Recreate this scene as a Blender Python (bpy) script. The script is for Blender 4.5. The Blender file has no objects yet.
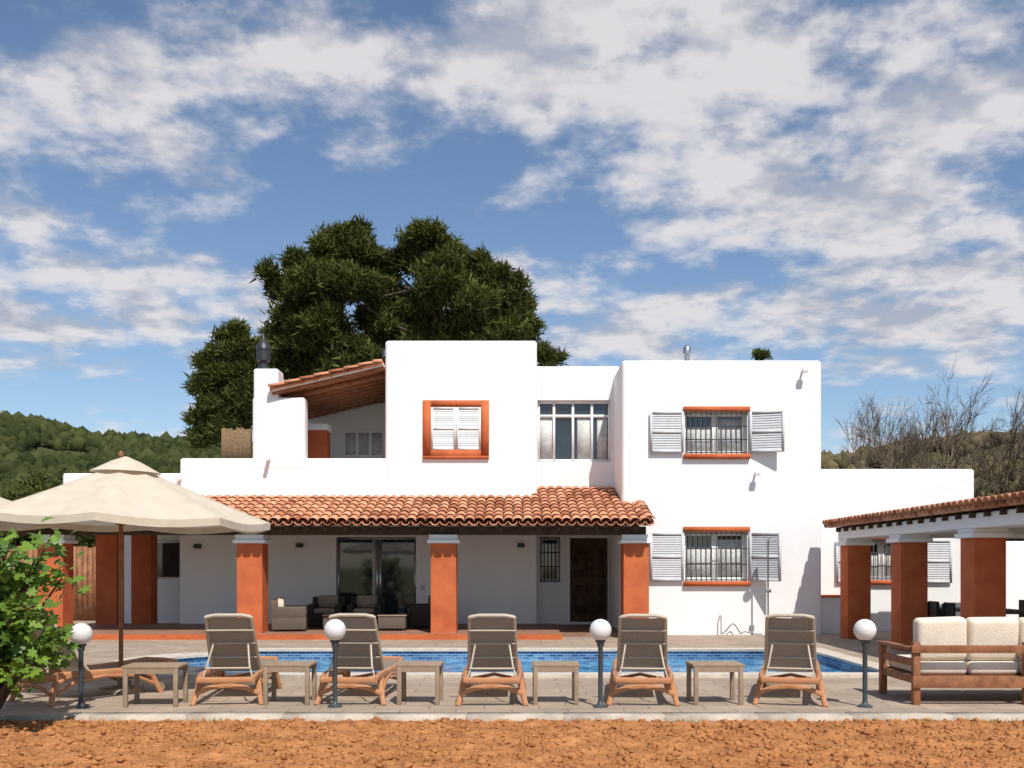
import bpy, bmesh, math, random
import numpy as np
from mathutils import Vector, Matrix, noise
rng=np.random.default_rng(7); random.seed(7)
F=1000.; CX=512.; HY=566.; H=1.6
def X(px,y): return (px-CX)*y/F
def Z(py,y): return H-(py-HY)*y/F
sc=bpy.context.scene
col=sc.collection
# ------------------------------------------------ materials
def mat(name,c1,c2=None,rough=0.7,scale=4.0,bump=0.0,bscale=None,detail=4,spec=0.3,attr=None,transl=0.0,metal=0.0,stops=(0.35,0.65),bdist=.02):
    m=bpy.data.materials.new(name); m.use_nodes=True
    nt=m.node_tree; N=nt.nodes; L=nt.links
    p=N['Principled BSDF']; out=N['Material Output']
    p.inputs['Roughness'].default_value=rough
    p.inputs['Specular IOR Level'].default_value=spec
    p.inputs['Metallic'].default_value=metal
    tc=N.new('ShaderNodeTexCoord')
    if c2 is None: c2=tuple(v*0.85 for v in c1)
    r=N.new('ShaderNodeValToRGB')
    r.color_ramp.elements[0].color=(*c2,1); r.color_ramp.elements[1].color=(*c1,1)
    r.color_ramp.elements[0].position=stops[0]; r.color_ramp.elements[1].position=stops[1]
    if attr:
        a=N.new('ShaderNodeAttribute'); a.attribute_name=attr
        r.color_ramp.elements[0].position=0; r.color_ramp.elements[1].position=1
        L.new(a.outputs['Fac'],r.inputs['Fac'])
    else:
        n=N.new('ShaderNodeTexNoise'); n.inputs['Scale'].default_value=scale; n.inputs['Detail'].default_value=detail; n.inputs['Roughness'].default_value=0.6
        L.new(tc.outputs['Object'],n.inputs['Vector']); L.new(n.outputs['Fac'],r.inputs['Fac'])
    L.new(r.outputs['Color'],p.inputs['Base Color'])
    if bump>0:
        n2=N.new('ShaderNodeTexNoise'); n2.inputs['Scale'].default_value=bscale or scale*6; n2.inputs['Detail'].default_value=3
        L.new(tc.outputs['Object'],n2.inputs['Vector'])
        b=N.new('ShaderNodeBump'); b.inputs['Strength'].default_value=bump; b.inputs['Distance'].default_value=bdist
        L.new(n2.outputs['Fac'],b.inputs['Height']); L.new(b.outputs['Normal'],p.inputs['Normal'])
    if transl>0:
        t=N.new('ShaderNodeBsdfTranslucent'); L.new(r.outputs['Color'],t.inputs['Color'])
        mx=N.new('ShaderNodeMixShader'); mx.inputs[0].default_value=transl
        L.new(p.outputs[0],mx.inputs[1]); L.new(t.outputs[0],mx.inputs[2]); L.new(mx.outputs[0],out.inputs['Surface'])
    return m
def bricked(name,c1,c2,mortar,w,h,msize=0.01,rough=0.7,bump=0.3,offset=0.5,vary=0.25,swap=False,spec=.3):
    m=bpy.data.materials.new(name); m.use_nodes=True
    nt=m.node_tree; N=nt.nodes; L=nt.links; p=N['Principled BSDF']
    p.inputs['Roughness'].default_value=rough; p.inputs['Specular IOR Level'].default_value=spec
    tc=N.new('ShaderNodeTexCoord'); b=N.new('ShaderNodeTexBrick')
    b.offset=offset
    b.inputs['Scale'].default_value=1; b.inputs['Brick Width'].default_value=w; b.inputs['Row Height'].default_value=h
    b.inputs['Mortar Size'].default_value=msize; b.inputs['Color1'].default_value=(*c1,1); b.inputs['Color2'].default_value=(*c2,1); b.inputs['Mortar'].default_value=(*mortar,1)
    src=tc.outputs['Object']
    if swap:
        s=N.new('ShaderNodeSeparateXYZ'); c=N.new('ShaderNodeCombineXYZ'); L.new(src,s.inputs[0])
        ad=N.new('ShaderNodeMath'); ad.operation='ADD'; L.new(s.outputs[0],ad.inputs[0]); L.new(s.outputs[1],ad.inputs[1])
        L.new(ad.outputs[0],c.inputs[0]); L.new(s.outputs[2],c.inputs[1]); src=c.outputs[0]
    L.new(src,b.inputs['Vector'])
    n=N.new('ShaderNodeTexNoise'); n.inputs['Scale'].default_value=1.1; n.inputs['Detail'].default_value=6; n.inputs['Roughness'].default_value=.7
    L.new(tc.outputs['Object'],n.inputs['Vector'])
    r=N.new('ShaderNodeValToRGB'); r.color_ramp.elements[0].position=.3; r.color_ramp.elements[1].position=.7
    v=1-vary; r.color_ramp.elements[0].color=(v,v,v,1); r.color_ramp.elements[1].color=(1,1,1,1)
    L.new(n.outputs['Fac'],r.inputs['Fac'])
    mx=N.new('ShaderNodeMix'); mx.data_type='RGBA'; mx.blend_type='MULTIPLY'; mx.inputs[0].default_value=1
    L.new(b.outputs['Color'],mx.inputs[6]); L.new(r.outputs['Color'],mx.inputs[7]); L.new(mx.outputs[2],p.inputs['Base Color'])
    bp=N.new('ShaderNodeBump'); bp.inputs['Strength'].default_value=bump; bp.inputs['Distance'].default_value=.01; bp.invert=True
    L.new(b.outputs['Fac'],bp.inputs['Height']); L.new(bp.outputs['Normal'],p.inputs['Normal'])
    return m
M={}
M['white']=mat('white_render',(.84,.83,.825),(.79,.78,.775),.88,0.6,.3,5,spec=.1,stops=(.3,.7))
M['red']=mat('red_plaster',(.56,.145,.052),(.44,.105,.040),.8,2.5,.2,20,spec=.2)
M['tile']=mat('clay_tile',(.72,.35,.20),(.36,.13,.065),.8,attr='tone_shade',spec=.2)
M['wood_dark']=mat('dark_wood',(.10,.055,.03),(.05,.028,.016),.7,6,.3,40)
M['wood']=mat('teak_wood',(.33,.14,.065),(.20,.08,.035),.55,7,.2,40)
M['resin']=mat('tan_resin',(.50,.24,.115),(.42,.19,.09),.45,5)
M['sling']=mat('taupe_sling',(.36,.305,.24),(.29,.24,.19),.75,60,transl=.35)
M['slframe']=mat('beige_frame',(.50,.43,.34),(.43,.37,.29),.5,5)
M['taupe']=mat('taupe_resin',(.33,.24,.165),(.26,.19,.13),.55,8)
M['iron']=mat('dark_iron',(.03,.035,.037),(.022,.025,.027),.45,8,spec=.5)
M['postgrey']=mat('post_grey',(.055,.07,.075),(.04,.05,.055),.5,8,spec=.5)
M['shutter']=mat('shutter_paint',(.56,.56,.575),(.50,.50,.515),.6,4)
M['wshutter']=mat('white_shutter_paint',(.82,.81,.79),(.78,.77,.75),.6,4)
M['glass']=mat('window_glass',(.03,.04,.045),(.02,.025,.03),.04,2,spec=.9)
M['curtain']=mat('curtain',(.6,.6,.58),(.45,.45,.44),.9,9)
M['fabric']=mat('parasol_fabric',(.70,.61,.49),(.62,.54,.43),.9,5,transl=.2)
M['cushion']=mat('cream_cushion',(.76,.67,.55),(.68,.59,.48),.9,5,.3,60)
M['wicker']=bricked('wicker',(.30,.24,.18),(.24,.19,.14),(.08,.06,.045),.03,.012,.003,.7,.5,vary=.3,swap=True)
M['dwicker']=bricked('dark_wicker',(.11,.09,.075),(.08,.065,.055),(.03,.025,.02),.03,.012,.003,.7,.5,vary=.3,swap=True)
M['stone']=mat('coping_stone',(.62,.54,.45),(.48,.42,.35),.8,5,.3,30)
M['terrace']=bricked('terrace_paving',(.45,.355,.27),(.385,.30,.23),(.24,.185,.14),.62,.31,.008,.85,.35,vary=.34)
M['porch']=bricked('porch_tile',(.36,.20,.13),(.31,.165,.105),(.24,.17,.13),.33,.33,.008,.6,.2,offset=0,vary=.25)
M['mosaic']=bricked('blue_mosaic',(.015,.09,.30),(.14,.32,.54),(.35,.45,.5),.14,.05,.006,.25,.1,vary=.4,swap=True,spec=.5)
M['soil']=mat('red_soil',(.50,.225,.088),(.28,.115,.045),.95,3.0,.8,26,detail=8,spec=.05,stops=(.3,.7),bdist=.03)
M['field']=mat('dry_field',(.26,.20,.11),(.09,.115,.04),.95,.35,.5,3,spec=.1)
M['pine']=mat('pine_needles',(.165,.180,.045),(.010,.019,.008),.8,attr='tone_shade',transl=.2,spec=.06)  # ramp from painted shade to lit needle colour
M['forest']=mat('hill_forest',(.068,.078,.028),(.012,.021,.009),.9,attr='tone_shade',spec=.02)
M['scrub']=mat('dry_scrub',(.165,.130,.068),(.045,.042,.022),.9,attr='tone_shade',spec=.03)
M['fig']=mat('fig_leaves',(.24,.38,.05),(.07,.15,.022),.45,attr='tone_shade',transl=.35,spec=.4)
M['bark']=mat('bark',(.085,.06,.045),(.045,.033,.025),.9,5)
M['twig']=mat('bare_twigs',(.24,.18,.135),(.14,.105,.08),.9,2)
M['hillg']=mat('hill_ground',(.085,.085,.04),(.035,.045,.02),.95,.05,0,spec=.05)
M['reed']=mat('reed_screen',(.28,.19,.10),(.14,.09,.05),.9,22)
M['concrete']=mat('concrete_edge',(.52,.45,.37),(.36,.31,.25),.9,4,.4,30)
M['pool_in']=mat('pool_floor',(.10,.35,.5),(.06,.28,.42),.4,5)
M['metal']=mat('steel',(.5,.5,.5),(.4,.4,.4),.3,5,metal=.9)
M['base']=mat('parasol_base_stone',(.40,.31,.23),(.31,.24,.17),.8,8,.2,40)
M['globe']=mat('opal_globe',(.84,.83,.82),(.80,.79,.78),.3,2,transl=.2,spec=.5)
m=bpy.data.materials.new('pool_water'); m.use_nodes=True; nt=m.node_tree; p=nt.nodes['Principled BSDF']
p.inputs['Roughness'].default_value=.06; p.inputs['IOR'].default_value=1.33
tc=nt.nodes.new('ShaderNodeTexCoord'); n=nt.nodes.new('ShaderNodeTexNoise'); n.inputs['Scale'].default_value=4; n.inputs['Detail'].default_value=3
mp=nt.nodes.new('ShaderNodeMapping'); mp.inputs['Scale'].default_value=(1,.7,1)
nt.links.new(tc.outputs['Object'],mp.inputs[0]); nt.links.new(mp.outputs[0],n.inputs['Vector'])
b=nt.nodes.new('ShaderNodeBump'); b.inputs['Strength'].default_value=1.0; b.inputs['Distance'].default_value=.07
nt.links.new(n.outputs['Fac'],b.inputs['Height']); nt.links.new(b.outputs['Normal'],p.inputs['Normal'])
r=nt.nodes.new('ShaderNodeValToRGB'); r.color_ramp.elements[0].position=.4; r.color_ramp.elements[1].position=.62
r.color_ramp.elements[0].color=(.02,.15,.36,1); r.color_ramp.elements[1].color=(.14,.42,.60,1)
nt.links.new(n.outputs['Fac'],r.inputs['Fac']); nt.links.new(r.outputs['Color'],p.inputs['Base Color'])
M['water']=m

# ------------------------------------------------ helpers
def empty(name,loc=(0,0,0),rz=0):
    e=bpy.data.objects.new(name,None); col.objects.link(e); e.location=loc; e.rotation_euler[2]=rz; e.empty_display_size=.2
    return e
def addmesh(name,me,parent=None,material=None,smooth=False):
    o=bpy.data.objects.new(name,me); col.objects.link(o)
    if parent: o.parent=parent
    if material:
        me.materials.clear(); me.materials.append(material)
    if smooth:
        me.shade_smooth(); me.set_sharp_from_angle(angle=math.radians(40))
    return o
def rawmesh(name,V,Fc,tone_shade=None):
    V=np.asarray(V,dtype=np.float32); Fc=np.asarray(Fc,dtype=np.int32)
    me=bpy.data.meshes.new(name); k=Fc.shape[1]; nf=len(Fc)
    me.vertices.add(len(V)); me.vertices.foreach_set('co',V.ravel())
    me.loops.add(nf*k); me.loops.foreach_set('vertex_index',Fc.ravel())
    me.polygons.add(nf); me.polygons.foreach_set('loop_start',np.arange(0,nf*k,k,dtype=np.int32))
    try: me.polygons.foreach_set('loop_total',np.full(nf,k,dtype=np.int32))
    except Exception: pass
    if tone_shade is not None:
        a=me.attributes.new('tone_shade','FLOAT','POINT'); a.data.foreach_set('value',np.asarray(tone_shade,dtype=np.float32))
    me.update(calc_edges=True); me.validate()
    return me
def B(name,par,x0,x1,y0,y1,z0,z1,material,bev=0.0,seg=2,rot=None,cuts=None,flat=False):
    bm=bmesh.new(); bmesh.ops.create_cube(bm,size=1)
    cx,cy,cz=(x0+x1)/2,(y0+y1)/2,(z0+z1)/2
    for v in bm.verts: v.co=Vector((v.co.x*(x1-x0),v.co.y*(y1-y0),v.co.z*(z1-z0)))
    if bev>0: bmesh.ops.bevel(bm,geom=bm.edges[:],offset=bev,segments=seg,affect='EDGES',profile=.5)
    Mx=Matrix.Translation((cx,cy,cz))
    if rot: Mx=Mx@rot
    bmesh.ops.transform(bm,matrix=Mx,verts=bm.verts)
    me=bpy.data.meshes.new(name); bm.to_mesh(me); bm.free()
    o=addmesh(name,me,par,material,smooth=bev>0 and not cuts and not flat)
    if cuts:
        cs=[]
        for c in cuts:
            q=B('cut',None,*c,material); cs.append(q)
            md=o.modifiers.new('b','BOOLEAN'); md.object=q; md.operation='DIFFERENCE'; md.solver='EXACT'
        bpy.context.view_layer.update()
        dg=bpy.context.evaluated_depsgraph_get()
        nm=bpy.data.meshes.new_from_object(o.evaluated_get(dg))
        o.modifiers.clear(); o.data=nm
        nm.shade_flat()
        for q in cs: bpy.data.objects.remove(q)
    return o
def tube_arrays(pts,rads,n=8,flat=1.0):
    pts=[Vector(p) for p in pts]; V=[];Fs=[]
    prev=None
    for i,p in enumerate(pts):
        t=(pts[min(i+1,len(pts)-1)]-pts[max(i-1,0)]).normalized()
        if prev is None:
            up=Vector((0,0,1)) if abs(t.z)<.9 else Vector((1,0,0)); a=t.cross(up).normalized()
        else: a=(prev-t*prev.dot(t)).normalized()
        prev=a; b_=t.cross(a)
        r=rads[i] if hasattr(rads,'__len__') else rads
        for k in range(n):
            an=2*math.pi*k/n; V.append(p+a*math.cos(an)*r+b_*math.sin(an)*r*flat)
    for i in range(len(pts)-1):
        for k in range(n):
            Fs.append((i*n+k,i*n+(k+1)%n,(i+1)*n+(k+1)%n,(i+1)*n+k))
    return V,Fs
def tube(name,par,pts,rads,material,n=8,flat=1.0):
    V,Fs=tube_arrays(pts,rads,n,flat)
    Fs=[tuple(f) for f in Fs]; Fs.append(tuple(range(n))[::-1]); Fs.append(tuple(range(len(V)-n,len(V))))
    me=bpy.data.meshes.new(name); me.from_pydata([tuple(v) for v in V],[],Fs); me.update()
    return addmesh(name,me,par,material,smooth=True)
def lathe(name,par,prof,material,n=24,loc=(0,0,0)):
    V=[];Fs=[]
    for r,z in prof:
        for k in range(n):
            a=2*math.pi*k/n; V.append((loc[0]+r*math.cos(a),loc[1]+r*math.sin(a),loc[2]+z))
    for i in range(len(prof)-1):
        for k in range(n): Fs.append((i*n+k,i*n+(k+1)%n,(i+1)*n+(k+1)%n,(i+1)*n+k))
    me=bpy.data.meshes.new(name); me.from_pydata(V,[],Fs); me.update()
    return addmesh(name,me,par,material,smooth=True)
def boxes_mesh(name,par,lst,material):
    V=[];Fs=[]
    for (x0,x1,y0,y1,z0,z1) in lst:
        s=len(V); V+=[(x0,y0,z0),(x1,y0,z0),(x1,y1,z0),(x0,y1,z0),(x0,y0,z1),(x1,y0,z1),(x1,y1,z1),(x0,y1,z1)]
        Fs+=[(s,s+3,s+2,s+1),(s+4,s+5,s+6,s+7),(s,s+1,s+5,s+4),(s+1,s+2,s+6,s+5),(s+2,s+3,s+7,s+6),(s+3,s,s+4,s+7)]
    return addmesh(name,rawmesh(name,V,Fs),par,material)
def tile_roof(name,par,O,u,ulen,v,vlen,mt,pitch=.21,course=.36,skip=None):
    O=Vector(O);u=Vector(u).normalized();v=Vector(v).normalized();n=u.cross(v).normalized()
    if n.z<0:n=-n
    V=[];Fs=[];R=[]
    nc=int(ulen/pitch); nr=int(math.ceil(vlen/course)); seg=7
    for c in range(nc+1):
        for kind in (0,1):
            uc=(c+.5*kind)*pitch
            if uc>ulen: continue
            for r in range(nr):
                s0=r*course-(.04 if r==0 else 0); s1=min((r+1)*course+.06,vlen)
                if skip and skip(O+u*uc+v*(s0+.1)): continue
                j=(random.random()-.5)*.018; q=.25+.65*random.random()**1.2
                if random.random()<.12:q=1.0
                if random.random()<.10:q=0.0
                a0=.105 if kind==0 else .095; a1=.085 if kind==0 else .11
                st=len(V)
                for s,rad,h in ((s0,a0,.035 if kind==0 else .0),(s1,a1,.012 if kind==0 else -.01)):
                    for k in range(seg):
                        an=math.pi*k/(seg-1)
                        cu=math.cos(an)*rad; hh=math.sin(an)*rad*.8
                        if kind==1: hh=-hh+.055
                        else: hh+=.03
                        V.append(O+u*(uc+cu+j)+v*(s+j)+n*(hh+h)); R.append(q)
                for k in range(seg-1): Fs.append((st+k,st+k+1,st+seg+k+1,st+seg+k))
    me=rawmesh(name,[tuple(x) for x in V],Fs,R)
    o=addmesh(name,me,par,mt); me.shade_smooth()
    md=o.modifiers.new('s','SOLIDIFY'); md.thickness=.014
    return o
def ico(sub=1):
    bm=bmesh.new(); bmesh.ops.create_icosphere(bm,subdivisions=sub,radius=1)
    V=np.array([v.co[:] for v in bm.verts]); Fc=np.array([[v.index for v in f.verts] for f in bm.faces]); bm.free(); return V,Fc
def blobs(name,centers,scales,mt,jit=.3,sub=1,parent=None,rndv=None):
    v0,f0=ico(sub); n=len(centers); nv=len(v0)
    J=1+jit*(rng.random((n,nv,1))-.5)*2
    V=centers[:,None,:]+v0[None]*J*scales[:,None,:]
    Fc=f0[None]+(np.arange(n)*nv)[:,None,None]
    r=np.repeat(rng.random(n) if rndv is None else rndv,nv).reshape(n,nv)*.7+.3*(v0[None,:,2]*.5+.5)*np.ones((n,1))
    return addmesh(name,rawmesh(name,V.reshape(-1,3),Fc.reshape(-1,3),r.ravel()),parent,mt)

# ------------------------------------------------ ground
gx0,gx1,gy0,gy1=-13.5,13.5,10.72,30.5
def ring_ground():
    xs=[-2500,gx0,gx1,2500]; ys=[-800,gy0,gy1,4000]
    V=[(x,y,-.14) for y in ys for x in xs]; Fs=[]
    for j in range(3):
        for i in range(3):
            if i==1 and j==1: continue
            a=j*4+i; Fs.append((a,a+1,a+5,a+4))
    return addmesh('ground',rawmesh('ground',V,Fs),None,M['field'])
ring_ground()
def soil():
    xs=np.arange(-10,10.01,.032); ys=np.arange(4.5,10.73,.032)
    GX,GY=np.meshgrid(xs,ys); Zv=np.zeros(GX.size)
    for i,(a,b_) in enumerate(zip(GX.ravel(),GY.ravel())):
        h=noise.fractal(Vector((a*2.2,b_*3,0)),1.0,2.0,3)*.035+ (noise.fractal(Vector((a*12,b_*12,4)),.7,2.0,3))*.032
        Zv[i]=-.05+h
    Zv=Zv.reshape(GX.shape)
    Zv=np.where(GY>10.45,Zv*0.5-.02,Zv)
    V=np.stack([GX,GY,Zv],-1).reshape(-1,3); nx=len(xs); ny=len(ys)
    I=np.arange(nx*ny).reshape(ny,nx); Fc=np.stack([I[:-1,:-1],I[:-1,1:],I[1:,1:],I[1:,:-1]],-1).reshape(-1,4)
    o=addmesh('ploughed_soil',rawmesh('soil',V,Fc),None,M['soil']); o.data.shade_smooth()
    n=22000; c=np.stack([rng.uniform(-8,8,n),rng.uniform(6,10.66,n),np.full(n,-.035)],-1)
    ix=np.clip(((c[:,0]+10)/.032).astype(int),0,nx-1); iy=np.clip(((c[:,1]-4.5)/.032).astype(int),0,ny-1)
    c[:,2]=Zv[iy,ix]+.004
    s=(rng.random((n,1))**3*.036+.007)*np.array([[1,1,.7]])*(.7+.6*rng.random((n,3)))
    q=blobs('soil_clods',c,s,M['soil'],.35); q.parent=o
soil()
def weeds():
    V=[];Fs=[];R=[]
    for (wx,wy,n_) in [(.7,10.6,50),(-.9,10.55,20),(1.9,10.6,30),(4.4,10.5,60),(4.9,10.4,40),(-3.2,10.6,25),(-4.6,10.4,30),(5.2,10.6,40)]:
        for _ in range(n_):
            x=wx+random.gauss(0,.09); y=wy+random.gauss(0,.03); a=random.random()*6.28; h=random.uniform(.02,.06); w=.006
            s=len(V); dx,dy=math.cos(a),math.sin(a)
            V+=[(x-dy*w,y+dx*w,-.06),(x+dy*w,y-dx*w,-.06),(x+dx*h*.6,y+dy*h*.6,-.05+h)]; Fs.append((s,s+1,s+2)); R+=[random.random()]*3
    addmesh('grass_tufts',rawmesh('weeds',V,Fs,R),None,M['fig'])
weeds()

# pool
PY0,PY1=14.6,18.7; PXL,PXR=-4.75,5.55
def outline(off):
    P=[]
    P+=[(PXR+off,PY0-off),(PXR+off,PY1+off),(PXL-off,PY1+off)]
    yc=(PY0+PY1)/2; rr=1.15+off
    P.append((PXL-off,yc+rr))
    for k in range(1,16):
        a=math.pi/2+math.pi*k/16; P.append((PXL-off+math.cos(a)*(rr),yc+math.sin(a)*rr))
    P.append((PXL-off,yc-rr)); P.append((PXL-off,PY0-off))
    return P
def fill_hole(name,outer,inner,z,mt,parent=None):
    bm=bmesh.new(); es=[]
    for lp in (outer,inner):
        vs=[bm.verts.new((x,y,z)) for x,y in lp]
        for i in range(len(vs)): es.append(bm.edges.new((vs[i],vs[(i+1)%len(vs)])))
    bmesh.ops.triangle_fill(bm,use_beauty=True,edges=es)
    for f in bm.faces:
        if f.normal.z<0: f.normal_flip()
    me=bpy.data.meshes.new(name); bm.to_mesh(me); bm.free()
    return addmesh(name,me,parent,mt)
fill_hole('terrace',[(gx0,gy0),(gx1,gy0),(gx1,gy1),(gx0,gy1)],outline(.02),0,M['terrace'])
kl=[]; xk=gx0
while xk<gx1-.1:
    wv=min(random.uniform(.9,1.1),gx1-xk); kl.append((xk+.004,xk+wv-.004,gy0-.1+random.uniform(-.006,.006),gy0+.18,-.16,.006+random.uniform(0,.006))); xk+=wv
kerb=boxes_mesh('terrace_kerb',None,kl,M['concrete'])
pool=empty('swimming_pool')
op=outline(0.0)
def wallstrip(name,pts,z0,z1,mt,par):
    n=len(pts);V=[(x,y,z0) for x,y in pts]+[(x,y,z1) for x,y in pts]
    Fs=[(i,(i+1)%n,n+(i+1)%n,n+i) for i in range(n)]
    return addmesh(name,rawmesh(name,V,Fs),par,mt)
wallstrip('pool_wall',op,-1.5,.03,M['mosaic'],pool)
def ngon(name,pts,z,mt,par):
    me=bpy.data.meshes.new(name); me.from_pydata([(x,y,z) for x,y in pts],[],[tuple(range(len(pts)))]); me.update()
    return addmesh(name,me,par,mt)
ngon('water',op,-.15,M['water'],pool)
ngon('pool_floor',op,-1.45,M['pool_in'],pool)
fill_hole('coping',outline(.32),outline(-.03),.045,M['stone'],pool)
wallstrip('coping_edge',outline(.32),-.01,.045,M['stone'],pool)
wallstrip('coping_lip',outline(-.03),.005,.045,M['stone'],pool)
# ------------------------------------------------ house
house=empty('white_villa',(0,0,0))
W=M['white']
def hb(name,*a,**k):
    k.setdefault('flat',True)
    return B(name,house,*a,**k)
zl=2.72
glass_x0,glass_x1=X(336,25.6),X(416,25.6)
hb('porch_back_wall',-8.5,.62,25.6,29.4,0,zl,W,cuts=[(glass_x0,glass_x1,25.4,25.95,.12,Z(537,25.6))])
hb('entrance_wall',.60,2.56,26.4,29.4,0,zl-.003,W,cuts=[(X(570,26.4),X(608,26.4),26.2,26.8,.12,Z(538,26.4)),(X(540,26.4),X(560,26.4),26.2,26.6,Z(582,26.4),Z(537,26.4))])
hb('west_recess_wall',-11.5,-8.503,28.0,29.4,0,zl-.005,W)
hb('ceiling_slab',-10.8,2.54,24.02,29.4,zl+.002,zl+.28,W)
hb('west_parapet',-10.8,-7.9,24.0,29.4,2.9,3.83,W,bev=.07,seg=5)
hb('terrace_parapet',-7.98,-3.0,24.003,24.33,2.85,4.19,W,bev=.07,seg=5)
hb('terrace_floor',-7.9,-3.0,24.3,29.4,3.0,3.5,W)
hb('loft_front_wall',-6.24,-4.97,23.997,24.4,3.9,5.66,W,bev=.08,seg=5)
hb('chimney_stack',X(253,24),X(278,24),24.02,24.62,5.3,6.35,W,bev=.06,seg=4)
hb('loft_back_wall',-6.24,-3.0,27.6,27.9,3.4,6.1,W)
hb('loft_side_wall',-6.235,-5.95,24.35,27.7,3.4,5.6,W)
hb('loft_column',X(306,25.5),X(327,25.5),25.5,25.95,3.4,Z(430,25.5),M['red'])
hb('loft_column_cap',X(304,25.5),X(329,25.5),25.46,25.99,Z(430,25.5),Z(424,25.5),W)
hb('loft_window_frame',X(343,27.6),X(383,27.6),27.55,27.62,Z(458,27.6),Z(430,27.6),M['wshutter'])
boxes_mesh('loft_window_panels',house,[(X(346+i*13,27.6),X(356+i*13,27.6),27.53,27.56,Z(455,27.6),Z(433,27.6)) for i in range(3)],M['shutter'])
tw=(X(431,24),X(481,24)); tz=(Z(450,24),Z(407,24))
hb('tower',-3.05,.60,24.0,29.4,2.8,7.02,W,bev=.085,seg=6,cuts=[(tw[0],tw[1],23.8,24.2,tz[0],tz[1])])
hb('middle_block',.5,2.7,25.0,29.4,2.8,6.6,W,bev=.07,seg=5,cuts=[(X(537.5,25),X(611,25),24.8,25.6,Z(462,25),Z(400,25))])
rb_cuts=[(X(685,23.2),X(747,23.2),23,23.5,Z(454,23.2),Z(412,23.2)),(X(685,23.2),X(747,23.2),23,23.5,Z(581,23.2),Z(532,23.2))]
hb('east_block',2.55,7.19,23.2,29.5,-.3,6.38,W,bev=.085,seg=6,cuts=rb_cuts)
hb('east_extension',7.1,11.34,24.5,29.2,-.3,3.98,W,bev=.07,seg=5,cuts=[(X(868,24.5),X(900,24.5),24.3,24.8,Z(580,24.5),Z(540,24.5))])
boxes_mesh('reed_screen',house,[(X(222,24.6)+i*.03,X(222,24.6)+i*.03+.024,24.55,24.575,4.0,Z(429,24.6)+random.uniform(-.04,.04)) for i in range(25)],M['reed'])
hb('porch_floor_base',-11.6,X(562,21.7),21.68,25.62,-.1,.117,M['red'])
hb('porch_floor_tiles',-11.55,X(561.5,21.7),21.72,25.59,.117,.123,M['porch'])
hb('entrance_floor',X(562.2,21.7),2.54,22.6,26.5,-.1,.06,M['porch'])
for px in (51,250,443.5,636):
    c=X(px,22)
    hb('porch_column',c-.28,c+.28,21.95,22.5,0,2.10,M['red'],bev=.01)
    hb('column_capital',c-.35,c+.35,21.88,22.57,2.10,2.18,W,bev=.01)
    hb('column_capital_top',c-.31,c+.31,21.92,22.53,2.18,2.29,W,bev=.01)
for px,py_ in ((106,25.0),(141,26.5)):
    c=X(px,py_); hb('inner_column',c-.26,c+.26,py_,py_+.5,0,2.7,M['red'])
hb('porch_beam',-10.9,2.95,22.0,22.42,2.29,2.47,M['wood_dark'])
sl=.28
def roofz(y): return 2.50+sl*(y-21.5)
def slopeslab(x0,x1,y0,y1,dz0,dz1):
    V=[(x,y,roofz(y)+d) for d in(dz0,dz1) for (x,y) in((x0,y0),(x1,y0),(x1,y1),(x0,y1))]
    return V,[(0,3,2,1),(4,5,6,7),(0,1,5,4),(1,2,6,5),(2,3,7,6),(3,0,4,7)]
V=[];Fs=[]
xx=-10.8
while xx<2.95:
    ye=23.98 if xx<.5 else (24.98 if xx<2.4 else 23.18)
    v,f=slopeslab(xx,xx+.09,21.62,ye,-.17,-.045); s=len(V); V+=v; Fs+=[tuple(i+s for i in q) for q in f]; xx+=.42
addmesh('rafters',rawmesh('rafters',V,Fs),house,M['wood_dark'])
V=[];Fs=[]
for (a,b_,c,d) in ((-11,.6,21.55,23.99),(.6,2.54,21.55,24.99),(2.54,3.0,21.55,23.19)):
    v,f=slopeslab(a,b_,c,d,-.045,-.01); s=len(V); V+=v; Fs+=[tuple(i+s for i in q) for q in f]
addmesh('roof_boards',rawmesh('roof_boards',V,Fs),house,M['wood_dark'])
def skp(p):
    if p.x<.55 and p.y>23.95: return True
    if p.x>2.5 and p.y>23.1: return True
    return p.y>24.95
tile_roof('porch_roof_tiles',house,(-11,21.5,2.50),(1,0,0),13.98,(0,1,sl),3.66,M['tile'],skip=skp)
tile_roof('verge_tiles',house,(2.95,21.5,2.55),(1,0,0),.1,(0,1,sl),1.72,M['tile'])
hb('roof_fillet',-10.8,.58,23.9,24.0,3.14,3.30,W)
ly0,ly1=23.85,28.2
p0=Vector((X(272,23.9),0,Z(390,23.9))); p1=Vector((-3.07,0,Z(364,23.9)))
dv=(p1-p0)
def slab2(name,z0,z1,y0,y1,mt):
    V=[(p.x,y,p.z+dz) for dz in (z0,z1) for (p,y) in ((p0,y0),(p1,y0),(p1,y1),(p0,y1))]
    return addmesh(name,rawmesh(name,V,[(0,3,2,1),(4,5,6,7),(0,1,5,4),(1,2,6,5),(2,3,7,6),(3,0,4,7)]),house,mt)
slab2('loft_roof_boards',-.10,-.05,ly0+.05,ly1,M['wood'])
slab2('loft_roof_verge',-.045,-.0,ly0+.02,ly1,W)
for i in range(9):
    y=24.3+i*.42
    V=[(p.x,yy,p.z+dz) for dz in (-.24,-.102) for (p,yy) in ((p0,y),(p1,y),(p1,y+.1),(p0,y+.1))]
    addmesh('loft_rafter',rawmesh('r',V,[(0,3,2,1),(4,5,6,7),(0,1,5,4),(1,2,6,5),(2,3,7,6),(3,0,4,7)]),house,M['wood'])
tile_roof('loft_roof_tiles',house,(p0.x,ly0,p0.z),(0,1,0),ly1-ly0,dv,dv.length,M['tile'])
cx=X(263.5,24.3)
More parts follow.
